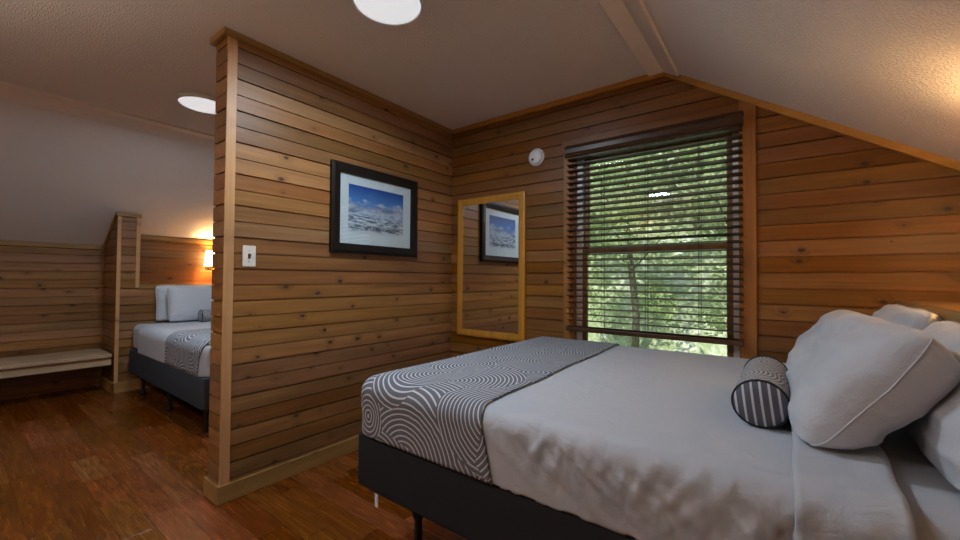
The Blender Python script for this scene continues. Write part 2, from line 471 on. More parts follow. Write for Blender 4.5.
# partition
Y0P = .910
bm = bmesh.new()
f = lambda u, z: (XP, u, z); board_wall(bm, f, (-1, 0, 0), Y0P, YW, 0, ZC)
f = lambda u, z: (XPL, u, z); board_wall(bm, f, (1, 0, 0), Y0P, YW, 0, ZC)
f = lambda u, z: (u, Y0P-.013, z); board_wall(bm, f, (0, 1, 0), XPL, XP, 0, ZC)
box(bm, XPL+.002, XP-.0125, Y0P-.002, YW, 0, ZC)
struct('wall_partition', bm, M['wall_y'])
struct('trim_1', B(XP-.003, XP+.006, Y0P-.017, Y0P+.033, .09, ZC-.03), M['trim_z'], bevel=.002)
# partition crown and baseboards: one U-shaped moulding round the free end
def ushape(o, z0, z1, fy):
    y1 = YW-.026; yf = Y0P-fy
    pts = [(XP, y1), (XP+o, y1), (XP+o, yf), (XPL-o, yf), (XPL-o, y1), (XPL, y1), (XPL, Y0P-.014), (XP, Y0P-.014)]
    return prism(bmesh.new(), [(x, y, z0) for x, y in pts], (0, 0, z1-z0))
struct('trim_2', ushape(.020, ZC-.034, ZC, .042), M['trim_y'], bevel=.003)
struct('baseboard_partition', ushape(.016, 0, .095, .029), M['trim_y'], bevel=.003)
struct('baseboard_back', B(XP+.017, XH1, YW-.017, YW, 0, .095), M['trim_x'], bevel=.003)
# gable crown on the window wall: flat piece, right slope, left of the partition too
bm = bmesh.new()
box(bm, XP+.022, XB1, YW-.024, YW, ZC-.036, ZC)
def slope_trim(bm, xa, xb, w, y0, y1):
    prism(bm, [(xa, y0, zs(xa)), (xb, y0, zs(xb)), (xb, y0, zs(xb)-w), (xa, y0, zs(xa)-w)], (0, y1-y0, 0))
slope_trim(bm, XB1, -.02+.2, .042, YW-.024, YW)
slope_trim(bm, .18, XK1, .042, YW-.0235, YW)
box(bm, XB0, XPL-.022, YW-.024, YW, ZC-.036, ZC); slope_trim(bm, XK0, XB0, .042, YW-.024, YW)
struct('trim_3', bm, M['trim_x'], bevel=.003)
# painted battens along the two ceiling breaks
def batten(name, xb, sgn):
    """two painted boards meeting over the joint: one on the flat, one on the slope"""
    t = .016; k = SR if sgn > 0 else SL; bm = bmesh.new()
    n = Vector((-k*sgn, 0, -1)).normalized(); m_ = (Vector((0, 0, -1))+n).normalized(); m_ *= t/(-m_.z)
    xa, xc = xb-sgn*.095, xb+sgn*.088; e = (0, YW-.024-YR, 0)
    prism(bm, [(xa, YR, ZC), (xb, YR, ZC), (xb+m_.x, YR, ZC+m_.z), (xa, YR, ZC-t)], e)
    zc = zs(xc); prism(bm, [(xb, YR, ZC), (xc, YR, zc), (xc+n.x*t, YR, zc+n.z*t), (xb+m_.x, YR, ZC+m_.z)], e)
    struct(name, bm, M['white_trim'])
batten('trim_4', XB1, 1); batten('trim_5', XB0, -1)

# ---------------- head wall, niche, stub on each side
def headwall(side):
    s = -1 if side == 'left' else 1
    xh = XH0 if s < 0 else XH1; xn = -5.79 if s < 0 else .77; xk = XK0 if s < 0 else XK1
    LZ = 1.105
    wm = M['wall_y2'] if s < 0 else M['wall_y']
    bm = bmesh.new()
    f = lambda u, z: (xh, u, z); board_wall(bm, f, (s, 0, 0), 1.063, YW, 0, LZ-.022); slab(bm, f, (s, 0, 0), 1.076, YW, 0, LZ-.022, thick=.1)
    # stub pier
    board_wall(bm, f, (s, 0, 0), 1.063, 1.24, LZ-.022, zs(xh)-.01)
    x0, x1 = sorted((xh+s*.0125, xk))
    prism(bm, [(xh+s*.0125, 1.0755, 0), (xk, 1.0755, 0), (xk, 1.0755, zs(xk)), (xh+s*.0125, 1.0755, zs(xh+s*.0125))], (0, .1645, 0))
    g2 = lambda u, z: (u, 1.063, z)
    pl = [(-SL, 1., ZC-SL*XB0)] if s < 0 else [(SR, 1., ZC+SR*XB1)]
    board_wall(bm, g2, (0, 1, 0), x0, x1, 0, zs(xh), pl)
    struct('wall_%s_bed' % side, bm, wm)
    bm = bmesh.new()
    f = lambda u, z: (xn, u, z); board_wall(bm, f, (s, 0, 0), 1.24, YW, LZ, zs(xn)); slab(bm, f, (s, 0, 0), 1.24, YW, LZ, zs(xn)+.05, thick=.05)
    struct('wall_%s_niche' % side, bm, M['wall_y'])
    # ledge, pier trims, crown in the niche
    a, b = sorted((xh-s*.012, xn))
    bm = B(a, b, 1.247, YW, LZ-.0215, LZ+.003); c, d = sorted((xh-s*.016, xh)); box(bm, c, d, 1.247, YW, LZ-.04, LZ+.003)
    struct('trim_%d' % (6 if s < 0 else 12), bm, M['trim_y'], bevel=.002)
    a, b = sorted((xh-s*.014, xh))
    struct('trim_%d' % (7 if s < 0 else 13), B(a, b, 1.06, 1.092, .1, zs(xh)-.01), M['trim_z'], bevel=.003)
    struct('trim_%d' % (8 if s < 0 else 14), B(a, b, 1.212, 1.246, LZ-.03, zs(xh)-.01), M['trim_z'], bevel=.003)
    a, b = sorted((xh-s*.02, xh+s*.06))
    struct('trim_%d' % (9 if s < 0 else 15), B(a, b, 1.05, 1.252, zs(xh)-.05, zs(xh)-.012), M['trim_y'], bevel=.003)
    a, b = sorted((xn-s*.018, xn))
    struct('trim_%d' % (10 if s < 0 else 16), B(a, b, 1.24, YW, zs(xn)-.055, zs(xn)-.012), M['trim_y'], bevel=.003)
    bm = bmesh.new()
    xa, xb = xh+s*.01, xk
    prism(bm, [(xa, 1.063, zs(xa)-.035), (xb, 1.063, zs(xb)-.035), (xb, 1.063, zs(xb)), (xa, 1.063, zs(xa))], (0, -.014, 0))
    a, b = sorted((xk-s*.018, xk)); box(bm, a, b, YR, 1.049, zs(xk)-.05, zs(xk))
    struct('trim_%d' % (11 if s < 0 else 17), bm, M['trim_y'], bevel=.002)
    bm = bmesh.new()
    a, b = sorted((xh-s*.017, xh)); box(bm, a, b, 1.046, 1.30, 0, .105)
    a, b = sorted((xh-s*.017, xk)); box(bm, a, b, 1.046, 1.063, 0, .105)
    struct('baseboard_%s' % side, bm, M['trim_y'], bevel=.003)
headwall('left'); headwall('right')

# ---------------- bench along the left knee wall
t = thing('bench', 'long pale wooden bench built along the dark knee wall at far left', 'bench', (-5.73, 0, 0))
def child(name, bm, m, parent, **k):
    """bm is in world coordinates; moved into the parent's frame"""
    bmesh.ops.translate(bm, verts=bm.verts[:], vec=-parent.location)
    return obj(name, bm, m, parent, **k)
bx0, by0, by1 = XK0+.003, YR+.01, 1.044
child('seat', B(bx0, -5.462, by0, by1, .372, .405), M['bench'], t, bevel=.004)
child('apron', B(-5.515, -5.49, by0, by1, .29, .372), M['bench'], t, bevel=.003)
child('support', B(bx0, -5.53, -.62, -.58, 0, .372), M['bench'], t, bevel=.003)
child('support', B(bx0, -5.53, by0+.02, by0+.06, 0, .372), M['bench'], t, bevel=.003)

# ---------------- window
w0, w1, wz0, wz1 = HOLE
win = thing('window_1', 'tall double-hung window behind the dark blind', 'window', ((w0+w1)/2, YW+.08, wz0))
win['kind'] = 'structure'
bm = bmesh.new(); ya, yb = YW+.035, YW+.12
box(bm, w0, w0+.05, ya, yb, wz0, wz1); box(bm, w1-.04, w1, ya, yb, wz0, wz1)
box(bm, w0+.05, w1-.04, ya, yb, wz1-.03, wz1); box(bm, w0+.05, w1-.04, ya, yb, wz0, wz0+.03)
child('window_frame', bm, M['vinyl'], win, bevel=.003)
def sash(name, z0, z1, yy):
    bm = bmesh.new(); a, b = w0+.05, w1-.04; s = .034
    box(bm, a, a+s, yy, yy+.03, z0, z1); box(bm, b-s, b, yy, yy+.03, z0, z1)
    box(bm, a+s, b-s, yy, yy+.03, z0, z0+.034); box(bm, a+s, b-s, yy, yy+.03, z1-.034, z1)
    o = child(name, bm, M['sash'], win, bevel=.003)
    g = B(a+s, b-s, yy+.012, yy+.016, z0+.034, z1-.034)
    bmesh.ops.translate(g, verts=g.verts[:], vec=-win.location)
    obj('pane', g, M['glass'], o)
sash('upper_sash', 1.385, wz1-.03, YW+.075); sash('lower_sash', wz0+.03, 1.419, YW+.042)
bm = bmesh.new(); cx = -.72
box(bm, cx-.032, cx+.032, YW+.03, YW+.06, 1.419, 1.427); lathe(bm, [(0, 0), (.013, 0), (.013, .012), (0, .012)], (cx, YW+.052, 1.427), n=16)
box(bm, cx-.004, cx+.036, YW+.03, YW+.042, 1.428, 1.438)
child('sash_lock', bm, M['screw'], win, bevel=.001)
bm = bmesh.new()
box(bm, w0-.0, w0+.008, YW-.0, YW+.04, wz0, wz1); box(bm, w1-.008, w1, YW, YW+.04, wz0, wz1); box(bm, w0+.008, w1-.008, YW, YW+.04, wz1-.008, wz1)
box(bm, w0+.008, w1-.008, YW-.012, YW+.04, wz0, wz0+.016)
struct('trim_18', bm, M['case_z'])
struct('trim_19', B(-1.287, w0+.004, YW-.018, YW, wz0-.06, wz1+.0), M['case_z'], bevel=.003)
struct('trim_20', B(w1-.004, -.119, YW-.02, YW, wz0-.06, 2.226), M['case_z'], bevel=.003)
struct('trim_21', B(-1.30, w1-.004, YW-.018, YW, wz1, 2.222), M['wall_x'], bevel=.003)
# blind
bl = thing('window_blind', 'dark brown wooden slatted blind lowered over the window', 'blind', (-.71, YW-.05, 2.07))
bm = bmesh.new()
pr = [(YW-.018, 2.155), (YW-.066, 2.155), (YW-.074, 2.148), (YW-.070, 2.138), (YW-.078, 2.128), (YW-.078, 2.098), (YW-.070, 2.088), (YW-.074, 2.076), (YW-.068, 2.07), (YW-.06, 2.07), (YW-.06, 2.14), (YW-.018, 2.14)]
prism(bm, [(-1.252, y, z) for y, z in pr], (1.078, 0, 0))
child('valance', bm, M['blind'], bl)
child('headrail', B(-1.235, -.19, YW-.056, YW-.02, 2.085, 2.135), M['blind'], bl)
bm = bmesh.new(); zb = .848; top = 2.068; n = 29
for i in range(n):
    z = zb+.03+(top-zb-.03)*i/(n-1)-.012
    ys = [YW-.068+.048*k/4 for k in range(5)]
    up = [(-1.243, y, z+.002+.0022*(1-((k-2)/2)**2)-(k-2)*.0026) for k, y in enumerate(ys)]
    dn = [(-1.243, y, z-.002+.0022*(1-((k-2)/2)**2)-(k-2)*.0026) for k, y in enumerate(ys)]
    prism(bm, up+dn[::-1], (1.063, 0, 0))
child('slats', bm, M['blind'], bl)
child('bottom_rail', B(-1.243, -.18, YW-.07, YW-.018, zb-.016, zb+.013), M['blind'], bl, bevel=.004)
for x in (-1.06, -.985+.0, -.70, -.40):
    if x == -1.06: continue
    bm = bmesh.new()
    for y in (YW-.070, YW-.016): tube(bm, [(x, y, 2.08), (x, y, zb)], .0011, 6)
    tube(bm, [(x+.012, YW-.043, 2.08), (x+.012, YW-.043, zb)], .0009, 6)
    child('ladder_cord', bm, M['cord'], bl)
bm = bmesh.new()
pts = [(-.985, YW-.074, zb-.01), (-.96, YW-.078, zb-.05), (-.935, YW-.08, zb-.10), (-.93, YW-.078, zb-.16)]
tube(bm, pts, .0014, 6); lathe(bm, [(0, 0), (.005, .004), (.003, .03), (0, .032)], (-.93, YW-.078, zb-.19), n=10)
child('pull_cord', bm, M['cord'], bl)
for k, x in enumerate((-1.20, -.71, -.225)):
    pass

# ---------------- things on the walls
def frame_ring(bm, P, u0, u1, z0, z1, w, d):
    """four mitred bars; P(u,z,depth)->3D"""
    for a, b in (((u0, z0), (u1, z0)), ((u1, z0), (u1, z1)), ((u1, z1), (u0, z1)), ((u0, z1), (u0, z0))):
        pass
    o = [(u0, z0), (u1, z0), (u1, z1), (u0, z1)]; i = [(u0+w, z0+w), (u1-w, z0+w), (u1-w, z1-w), (u0+w, z1-w)]
    m_ = [(u0+w*.3, z0+w*.3), (u1-w*.3, z0+w*.3), (u1-w*.3, z1-w*.3), (u0+w*.3, z1-w*.3)]
    rings = [[bm.verts.new(P(*p, 0)) for p in o], [bm.verts.new(P(*p, d*.8)) for p in o], [bm.verts.new(P(*p, d)) for p in m_],
             [bm.verts.new(P(*p, d*.75)) for p in i], [bm.verts.new(P(*p, 0)) for p in i]]
    for a, b in zip(rings, rings[1:]+rings[:1]):
        for k in range(4): bm.faces.new((a[k], a[(k+1) % 4], b[(k+1) % 4], b[k]))
    return bm
pic = thing('framed_picture', 'dark framed snowy mountain picture hanging on the board partition', 'picture', (XP, 1.914, 1.685))
Pp = lambda u, z, d: (XP+d, u, z)
pu0, pu1, pz0, pz1 = 1.517, 2.293, 1.366, 1.977
child('frame', frame_ring(bmesh.new(), Pp, pu0, pu1, pz0, pz1, .066, .03), M['frame_dark'], pic)
child('mat_board', B(XP+.004, XP+.010, pu0+.05, pu1-.05, pz0+.05, pz1-.05), M['matboard'], pic)
bm = bmesh.new(); uvl = bm.loops.layers.uv.new('print')
au0, au1, az0, az1 = 1.655, 2.150, 1.512, 1.845
vs = [bm.verts.new((XP+.0106, u, z)) for u, z in ((au0, az0), (au1, az0), (au1, az1), (au0, az1))]
fc = bm.faces.new(vs)
for l, q in zip(fc.loops, ((0, 0), (1, 0), (1, 1), (0, 1))): l[uvl].uv = q
child('print', bm, M['art'], pic)
child('glazing', B(XP+.014, XP+.0155, pu0+.06, pu1-.06, pz0+.06, pz1-.06), M['glass'], pic)

mir = thing('wall_mirror', 'tall golden oak framed mirror on the wall left of the window', 'mirror', (-1.955, YW, 1.3))
Pm = lambda u, z, d: (u, YW-d, z)
child('frame', frame_ring(bmesh.new(), Pm, -2.30, -1.613, .705, 1.888, .056, .024), M['mirror_frame_z'], mir)
child('mirror_glass', B(-2.25, -1.663, YW-.012, YW-.004, .755, 1.838), M['mirror'], mir)

sw = thing('light_switch', 'ivory toggle light switch on the end of the board partition', 'switch', (XP, 1.022, 1.316))
child('plate', B(XP, XP+.006, .987, 1.057, 1.257, 1.374), M['plastic'], sw, bevel=.003)
bm = bmesh.new(); box(bm, XP+.006, XP+.0075, 1.015, 1.029, 1.302, 1.329); box(bm, XP+.007, XP+.018, 1.017, 1.027, 1.314, 1.326)
child('toggle', bm, M['dark_plastic'], sw, bevel=.001)
for z in (1.286, 1.345):
    child('screw', lathe(bmesh.new(), [(0, .007), (.003, .0068), (.0035, .006), (.0035, .004)], (XP, 1.022, z), 'X', 12), M['screw'], sw)

sd = thing('smoke_detector', 'round white smoke detector on the wall above the mirror', 'smoke detector', (-1.519, YW, 2.139))
c = (-1.519, YW, 2.139)
child('base', lathe(bmesh.new(), [(0, 0), (.067, 0), (.067, -.012), (.063, -.016), (0, -.016)], c, 'Y', 40), M['plastic_w'], sd, smooth=False)
child('cover', lathe(bmesh.new(), [(.058, -.016), (.058, -.024), (.050, -.034), (.030, -.039), (0, -.040)], c, 'Y', 40), M['plastic_w'], sd, smooth=True)
child('test_button', lathe(bmesh.new(), [(0, -.044), (.009, -.043), (.010, -.036)], (c[0]-.016, c[1], c[2]-.022), 'Y', 16), M['dark_plastic'], sd)

# ---------------- ceiling lights, with added fill ones behind the camera
def ceiling_light(x, y, label, power, col=(.70, .85, 1.)):
    t = thing('ceiling_light', label, 'light', (x, y, ZC), 'round ceiling lights')
    child('rim', lathe(bmesh.new(), [(.165, 0), (.17, -.004), (.17, -.026), (.166, -.030), (.158, -.030), (.156, -.018), (.156, 0)], (x, y, ZC), 'Z', 48), M['plastic_w'], t, smooth=True)
    child('diffuser', lathe(bmesh.new(), [(.157, -.020), (.150, -.031), (.12, -.036), (.06, -.039), (0, -.040)], (x, y, ZC), 'Z', 48), M['disc'], t, smooth=True)
    L = bpy.data.lights.new('ceiling_lamp', 'AREA'); L.shape = 'DISK'; L.size = .30; L.energy = power; L.color = col; L.spread = math.radians(180)
    o = bpy.data.objects.new('ceiling_lamp', L); C.objects.link(o); o.parent = t; o.location = (0, 0, -.045)
ceiling_light(-1.50, 1.245, 'round lit ceiling light above the foot of the near bed', 18)
ceiling_light(-3.53, 1.165, 'round lit ceiling light partly hidden behind the partition', 21)
ceiling_light(-1.50, -.85, 'added round ceiling fill light behind the camera on the near side', 9)  # unseen fixture, added as fill for the near half of the room
ceiling_light(-3.53, -.85, 'added round ceiling fill light behind the camera on the far side', 12)  # likewise added out of view, fills the far half

# ---------------- wall sconces in the niches, and added fill lamps behind the camera
def sconce(x, y, z, s, label, power, col=(1., .64, .28)):
    """s: direction out of the wall"""
    t = thing('wall_sconce', label, 'lamp', (x, y, z), 'niche wall lamps')
    a, b = sorted((x, x+s*.012)); child('backplate', B(a, b, y-.04, y+.04, z-.07, z+.03), M['frame_dark'], t, bevel=.004)
    child('arm', tube(bmesh.new(), [(x+s*.012, y, z-.05), (x+s*.05, y, z-.055), (x+s*.075, y, z-.04), (x+s*.075, y, z-.005)], .006, 8), M['steel_dark'], t, smooth=True)
    bm = lathe(bmesh.new(), [(.072, 0), (.052, .19), (.050, .19), (.070, 0)], (x+s*.075, y, z-.03), 'Z', 32)
    child('lamp_shade', bm, M['shade'], t, smooth=True)
    L = bpy.data.lights.new('bulb', 'POINT'); L.energy = power; L.color = col; L.shadow_soft_size = .03
    o = bpy.data.objects.new('bulb', L); C.objects.link(o); o.parent = t; o.location = (s*.075, 0, .08)
sconce(-5.79, 2.0, 1.36, 1, 'small lit wall lamp in the niche above the far bed', 17)
sconce(.77, 1.93, 1.355, -1, 'lit wall lamp in the niche above the near bed', 34)
sconce(XK1, -1.1, 1.25, -1, 'added fill lamp on the right wall behind the camera', 36, (1., .72, .46))  # unseen warm lamp added to brighten the ceiling and right slope
fl = thing('added_uplighter', 'tall added uplighter behind the camera that brightens the ceiling', 'lamp', (-1.9, -1.25, 0))  # invented lamp out of view, added only to lift the ceiling brightness
child('base', lathe(bmesh.new(), [(0, 0), (.14, 0), (.14, .012), (.02, .03), (0, .03)], (-1.9, -1.25, 0), 'Z', 32), M['steel_dark'], fl)
child('pole', lathe(bmesh.new(), [(.012, .03), (.012, 1.70), (0, 1.70), (0, .03)], (-1.9, -1.25, 0), 'Z', 16), M['steel_dark'], fl)
child('lamp_shade', lathe(bmesh.new(), [(.02, 1.69), (.10, 1.73), (.17, 1.82), (.165, 1.82), (.095, 1.738), (.018, 1.70)], (-1.9, -1.25, 0), 'Z', 32), M['plastic_w'], fl, smooth=True)
L = bpy.data.lights.new('uplight', 'SPOT'); L.energy = 115; L.spot_size = math.radians(165); L.spot_blend = .6; L.color = (1., .86, .72); L.shadow_soft_size = .05
o = bpy.data.objects.new('uplight', L); C.objects.link(o); o.parent = fl; o.location = (0, 0, 1.80); o.rotation_euler = (PI, 0, 0)

# ---------------- beds
def fold(x, y, R_, zt, r):
    """unfolded cloth position -> draped over the rounded block R_=(x0,x1,y0,y1)"""
    x0, x1, y0, y1 = R_
    cx = min(max(x, x0+r), x1); cy = min(max(y, y0+r), y1-r)
    dx, dy = x-cx, y-cy; L = max(abs(dx), abs(dy))
    if L < 1e-9: return Vector((x, y, zt)), Vector((0, 0, 1)), 0.
    n = Vector((dx, dy, 0)).normalized(); A = r*PI/2
    if L < A:
        th = L/r
        return Vector((cx, cy, 0))+n*r*math.sin(th)+Vector((0, 0, zt-r*(1-math.cos(th)))), n*math.sin(th)+Vector((0, 0, math.cos(th))), L
    return Vector((cx, cy, 0))+n*r+Vector((0, 0, zt-r-(L-A))), n, L
def drape(xa, xb, ya, yb, R_, zt, r, off, step, wr, hem=None, edge=None):
    bm = bmesh.new(); uvl = bm.loops.layers.uv.new('cloth')
    nx = max(2, int((xb-xa)/step)); ny = max(2, int((yb-ya)/step)); grid = []; uv = {}
    for i in range(nx+1):
        row = []
        for j in range(ny+1):
            y = ya+(yb-ya)*j/ny; x = xa+(xb-xa)*i/nx
            if edge: x += edge(i/nx, y)
            p, n, L = fold(x, y, R_, zt, r)
            d = wr(x, y, L, r) if wr else 0
            p = p+n*(off+d)
            if hem is not None and p.z < hem: p.z = hem
            v = bm.verts.new(p); uv[v] = (x, y); row.append(v)
        grid.append(row)
    for i in range(nx):
        for j in range(ny):
            fc = bm.faces.new((grid[i][j], grid[i+1][j], grid[i+1][j+1], grid[i][j+1]))
            for l in fc.loops: l[uvl].uv = uv[l.vert]
    return bm
def rblock(bm, x0, x1, y0, y1, z0, z1, rv, rh, n=6):
    """block with vertical corners radius rv and softened top/bottom rims rh"""
    def loop(ins, z):
        pts = []
        for cx, cy, a0 in ((x1-rv, y1-rv, 0), (x0+rv, y1-rv, 90), (x0+rv, y0+rv, 180), (x1-rv, y0+rv, 270)):
            for k in range(n+1):
                a = math.radians(a0+90*k/n); q = rv-ins
                pts.append((cx+q*math.cos(a), cy+q*math.sin(a), z))
        return [bm.verts.new(p) for p in pts]
    rings = []
    for k in range(5):
        a = PI/2*k/4; rings.append(loop(rh*(1-math.sin(a)), z0+rh*(1-math.cos(a))))
    for k in range(5):
        a = PI/2*k/4; rings.append(loop(rh*(1-math.cos(a)), z1-rh*(1-math.sin(a))))
    m = len(rings[0])
    for a, b in zip(rings, rings[1:]):
        for k in range(m): bm.faces.new((a[k], a[(k+1) % m], b[(k+1) % m], b[k]))
    bm.faces.new(rings[0][::-1]); bm.faces.new(rings[-1])
    return bm
def pillow_mesh(L, H, T, seed, wr=.012):
    bm = bmesh.new(); NU, NV = 56, 40; rim = []
    def pos(i, j, s):  # corners pulled in a little
        u = -1+2*i/NU; v = -1+2*j/NV
        u = math.copysign(abs(u)**.8, u); v = math.copysign(abs(v)**.8, v)
        x = L/2*u*(1-.075*(1-v*v)*abs(u)); y = H/2*v*(1-.085*(1-u*u)*abs(v))
        x *= 1-.10*(u*v)**4; y *= 1-.12*(u*v)**4
        h = T/2*(max(0, 1-abs(u)**5)**.52)*(max(0, 1-abs(v)**2.5)**.6)
        q = Vector((x*5+seed*3.1, y*9+s*2, seed))
        fold_ = 1-abs(noise.noise(Vector((x*2.2+seed, y*15, s*3+seed))))*2.2
        w = fold_*.5*min(1, max(0, (abs(u)-.15)*1.6))+noise.noise(Vector((x*8+seed*2, y*24, s)))*.22+noise.noise(q)*.45
        e = min(1, h/(T*.22)); near = 1.
        return Vector((x, y, s*(h+w*wr*e*near)))
    gr = {}
    for s in (1, -1):
        for i in range(NU+1):
            for j in range(NV+1):
                b = i in (0, NU) or j in (0, NV)
                if s == -1 and b: gr[s, i, j] = gr[1, i, j]
                else: gr[s, i, j] = bm.verts.new(pos(i, j, s))
    for s in (1, -1):
        for i in range(NU):
            for j in range(NV):
                q = [gr[s, i, j], gr[s, i+1, j], gr[s, i+1, j+1], gr[s, i, j+1]]
                bm.faces.new(q if s == 1 else q[::-1])
    path = [(i, 0) for i in range(NU)]+[(NU, j) for j in range(NV)]+[(i, NV) for i in range(NU, 0, -1)]+[(0, j) for j in range(NV, 0, -1)]
    return bm, [pos(i, j, 1) for i, j in path]
def pillow(center, yaw, tilt, roll, label, L=.70, H=.46, T=.22, seed=1., wr=.012, group=None, sag=0., zb=None):
    """long axis along local y, face normal pointing away from the wall"""
    bm, rim = pillow_mesh(L, H, T, seed, wr)
    t = thing('pillow', label, 'pillow', center, group)
    # local: x->long axis (world y), y->up, z->face normal (world -x)
    Rm = Matrix(((0, 0, -1), (1, 0, 0), (0, 1, 0))).to_4x4()
    Rm = Matrix.Rotation(yaw, 4, 'Z') @ Matrix.Rotation(tilt, 4, 'Y') @ Matrix.Rotation(roll, 4, 'X') @ Rm
    def settle(p):
        q = Rm @ Vector(p)
        if sag: q.x -= sag*min(1.2, max(0, .03-q.z)/.16)
        if zb is not None and q.z+center[2] < zb+.03:
            d = zb+.03-center[2]-q.z; q.z = zb+.03-center[2]-.03*(1-math.exp(-d/.03))
        return q
    for v in bm.verts: v.co = settle(v.co)
    pc = obj('pillowcase', bm, M['pillow'], t, smooth=True)
    obj('seam', tube(bmesh.new(), [settle(p) for p in rim], .0022, 6, True), M['pillow'], pc, smooth=True)
    return t
def bolster(p, r, length, yaw, label):
    t = thing('bolster', label, 'cushion', p)
    bm = bmesh.new(); uvl = bm.loops.layers.uv.new('cloth'); n = 48; rows = 24; g = []
    for i in range(rows+1):
        y = length*i/rows; q = r*(1+.02*noise.noise(Vector((y*9, 1, 2)))-.04*abs(2*i/rows-1)**6)
        g.append([bm.verts.new((q*math.cos(2*PI*k/n), y, q*math.sin(2*PI*k/n)*.96)) for k in range(n)])
    for i in range(rows):
        for k in range(n):
            fc = bm.faces.new((g[i][k], g[i][(k+1) % n], g[i+1][(k+1) % n], g[i+1][k]))
            for l, (a, b) in zip(fc.loops, ((i, k), (i, k+1), (i+1, k+1), (i+1, k))): l[uvl].uv = (b/n*2*PI*r, a*length/rows)
    ob = obj('cover', bm, M['arcs_small'], t, smooth=True)
    for s, y in ((-1, 0), (1, length)):
        bm = bmesh.new(); uvl = bm.loops.layers.uv.new('cloth')
        lathe(bm, [(r*.955, 0), (r*.9, s*.008), (r*.6, s*.016), (r*.3, s*.02), (0, s*.021)], (0, y, 0), 'Y', n, (1, .96))
        for fc in bm.faces:
            for l in fc.loops: l[uvl].uv = (l.vert.co.x+.12*l.vert.co.z, l.vert.co.z)
        ec = obj('end_cap', bm, M['stripes'], t, smooth=True)
        rr = r*.965
        obj('piping', tube(bmesh.new(), [(rr*math.cos(2*PI*k/n), y, rr*math.sin(2*PI*k/n)*.96) for k in range(n)], .004, 6, True), M['piping'], ec, smooth=True)
    t.rotation_euler = (0, 0, yaw)
    return t

def wr_near(x, y, L, r):
    """rumples of the white cover: crisp folds on the hanging side, faint on top"""
    A = r*PI/2; side = min(1, max(0, (L-.02)/(A)))
    top = .0035*noise.noise(Vector((x*3, y*3, 1)))+.0015*noise.noise(Vector((x*9, y*7, 4)))
    k = min(1, max(0, (x+.80)/.25))
    w = noise.noise(Vector((x*6+y*1.5, (y+L)*2.2, 5)))*.010
    for a, b, c, q in ((12, 9, 11, .011), (-10, 15, 3, .011), (21, -12, 21, .009), (33, 7, 33, .006)):
        w += q*(1-min(1, 3.2*abs(noise.noise(Vector((x*a+L*b, L*3-x*1.5, c))))))
    w -= .008
    side *= 1-.8*min(1, max(0, (L-.13)/.10))
    return top+side*(.25+.65*k)*w
def wr_soft(x, y, L, r):
    return .003*noise.noise(Vector((x*4, y*4, 1)))+.002*noise.noise(Vector((x*11, y*9+L*3, 2)))
def bed(x0, x1, y0, y1, z0, z1, zt, s, label, basem, legx):
    """x0<x1 footprint; s=+1 head towards +x, -1 head towards -x"""
    t = thing('bed', label, 'bed', ((x0+x1)/2, (y0+y1)/2, 0), 'hotel beds')
    child('box_spring', rblock(bmesh.new(), x0-(.016 if s > 0 else 0), x1+(.016 if s < 0 else 0), y0, y1, z0, z1-.002, .028, .014), basem, t, smooth=True)
    child('mattress', rblock(bmesh.new(), x0+(.022 if s > 0 else 0), x1-(.022 if s < 0 else 0), y0+.022, y1-.022, z1, zt-.008, .06, .055), M['sheet'], t, smooth=True)
    bm = bmesh.new(); i = .05
    box(bm, x0+i, x1-.02, y0+i, y0+i+.035, z0-.035, z0+.002); box(bm, x0+i, x1-.02, y1-i-.035, y1-i, z0-.035, z0+.002)
    for x in (x0+i, (x0+x1)/2, x1-.06): box(bm, x, x+.035, y0+i+.035, y1-i-.035, z0-.035, z0+.002)
    child('bed_frame', bm, M['steel_dark'], t)
    for lx in legx:
        for ly in (y0+i+.018, (y0+y1)/2, y1-i-.018):
            bm = lathe(bmesh.new(), [(0, 0), (.024, 0), (.026, .012), (.015, .03), (.015, z0-.07), (.024, z0-.05), (.026, z0-.035), (0, z0-.035)], (lx, ly, 0), 'Z', 16)
            child('leg', bm, M['steel_dark'], t, smooth=True)
    return t
# near bed
NX0, NX1, NY0, NY1, NZT = -1.418, .43, 1.05, 2.63, .774
RB = (NX0, 10., NY0, NY1)
nb = bed(NX0, NX1, NY0, NY1, .338, .556, NZT, 1, 'near bed with charcoal base beside the window', M['base'], (-1.13, -.3, .25))
child('tag', B(-1.302, -1.284, NY0-.004, NY0-.001, .292, .342), M['tag'], nb)
child('bracket', B(-1.15, -1.11, NY0+.03, NY0+.05, .326, .334), M['screw'], nb)
R0 = .052
hd = .205
bm = drape(NX0-hd, .172, NY0-hd, NY1+hd, RB, NZT, R0, .003, .009, wr_near, .558, lambda f_, y: f_**8*.02*noise.noise(Vector((y*5, 2, 3))))
o = obj('bedspread', bm, M['sheet'], None, smooth=True, recalc=False)
tag(o, 'white cotton bedspread tucked over the near bed', 'bedspread')
sm = o.modifiers.new('thickness', 'SOLIDIFY'); sm.thickness = .004; sm.offset = 1
bm = drape(.015, .185, NY0-hd, NY1+hd, RB, NZT, R0, .014, .0125, lambda x, y, L, r: wr_near(x, y, L, r)+.003*noise.noise(Vector((x*22, y*3+L*3, 7))), .558, lambda f_, y: .016*noise.noise(Vector((y*4, 2, 3)))*(1 if f_ > .5 else .4))
o = obj('turned_sheet', bm, M['sheet'], None, smooth=True, recalc=False)
tag(o, 'folded white top sheet band below the near bed pillows', 'sheet')
sm = o.modifiers.new('thickness', 'SOLIDIFY'); sm.thickness = .008; sm.offset = 1
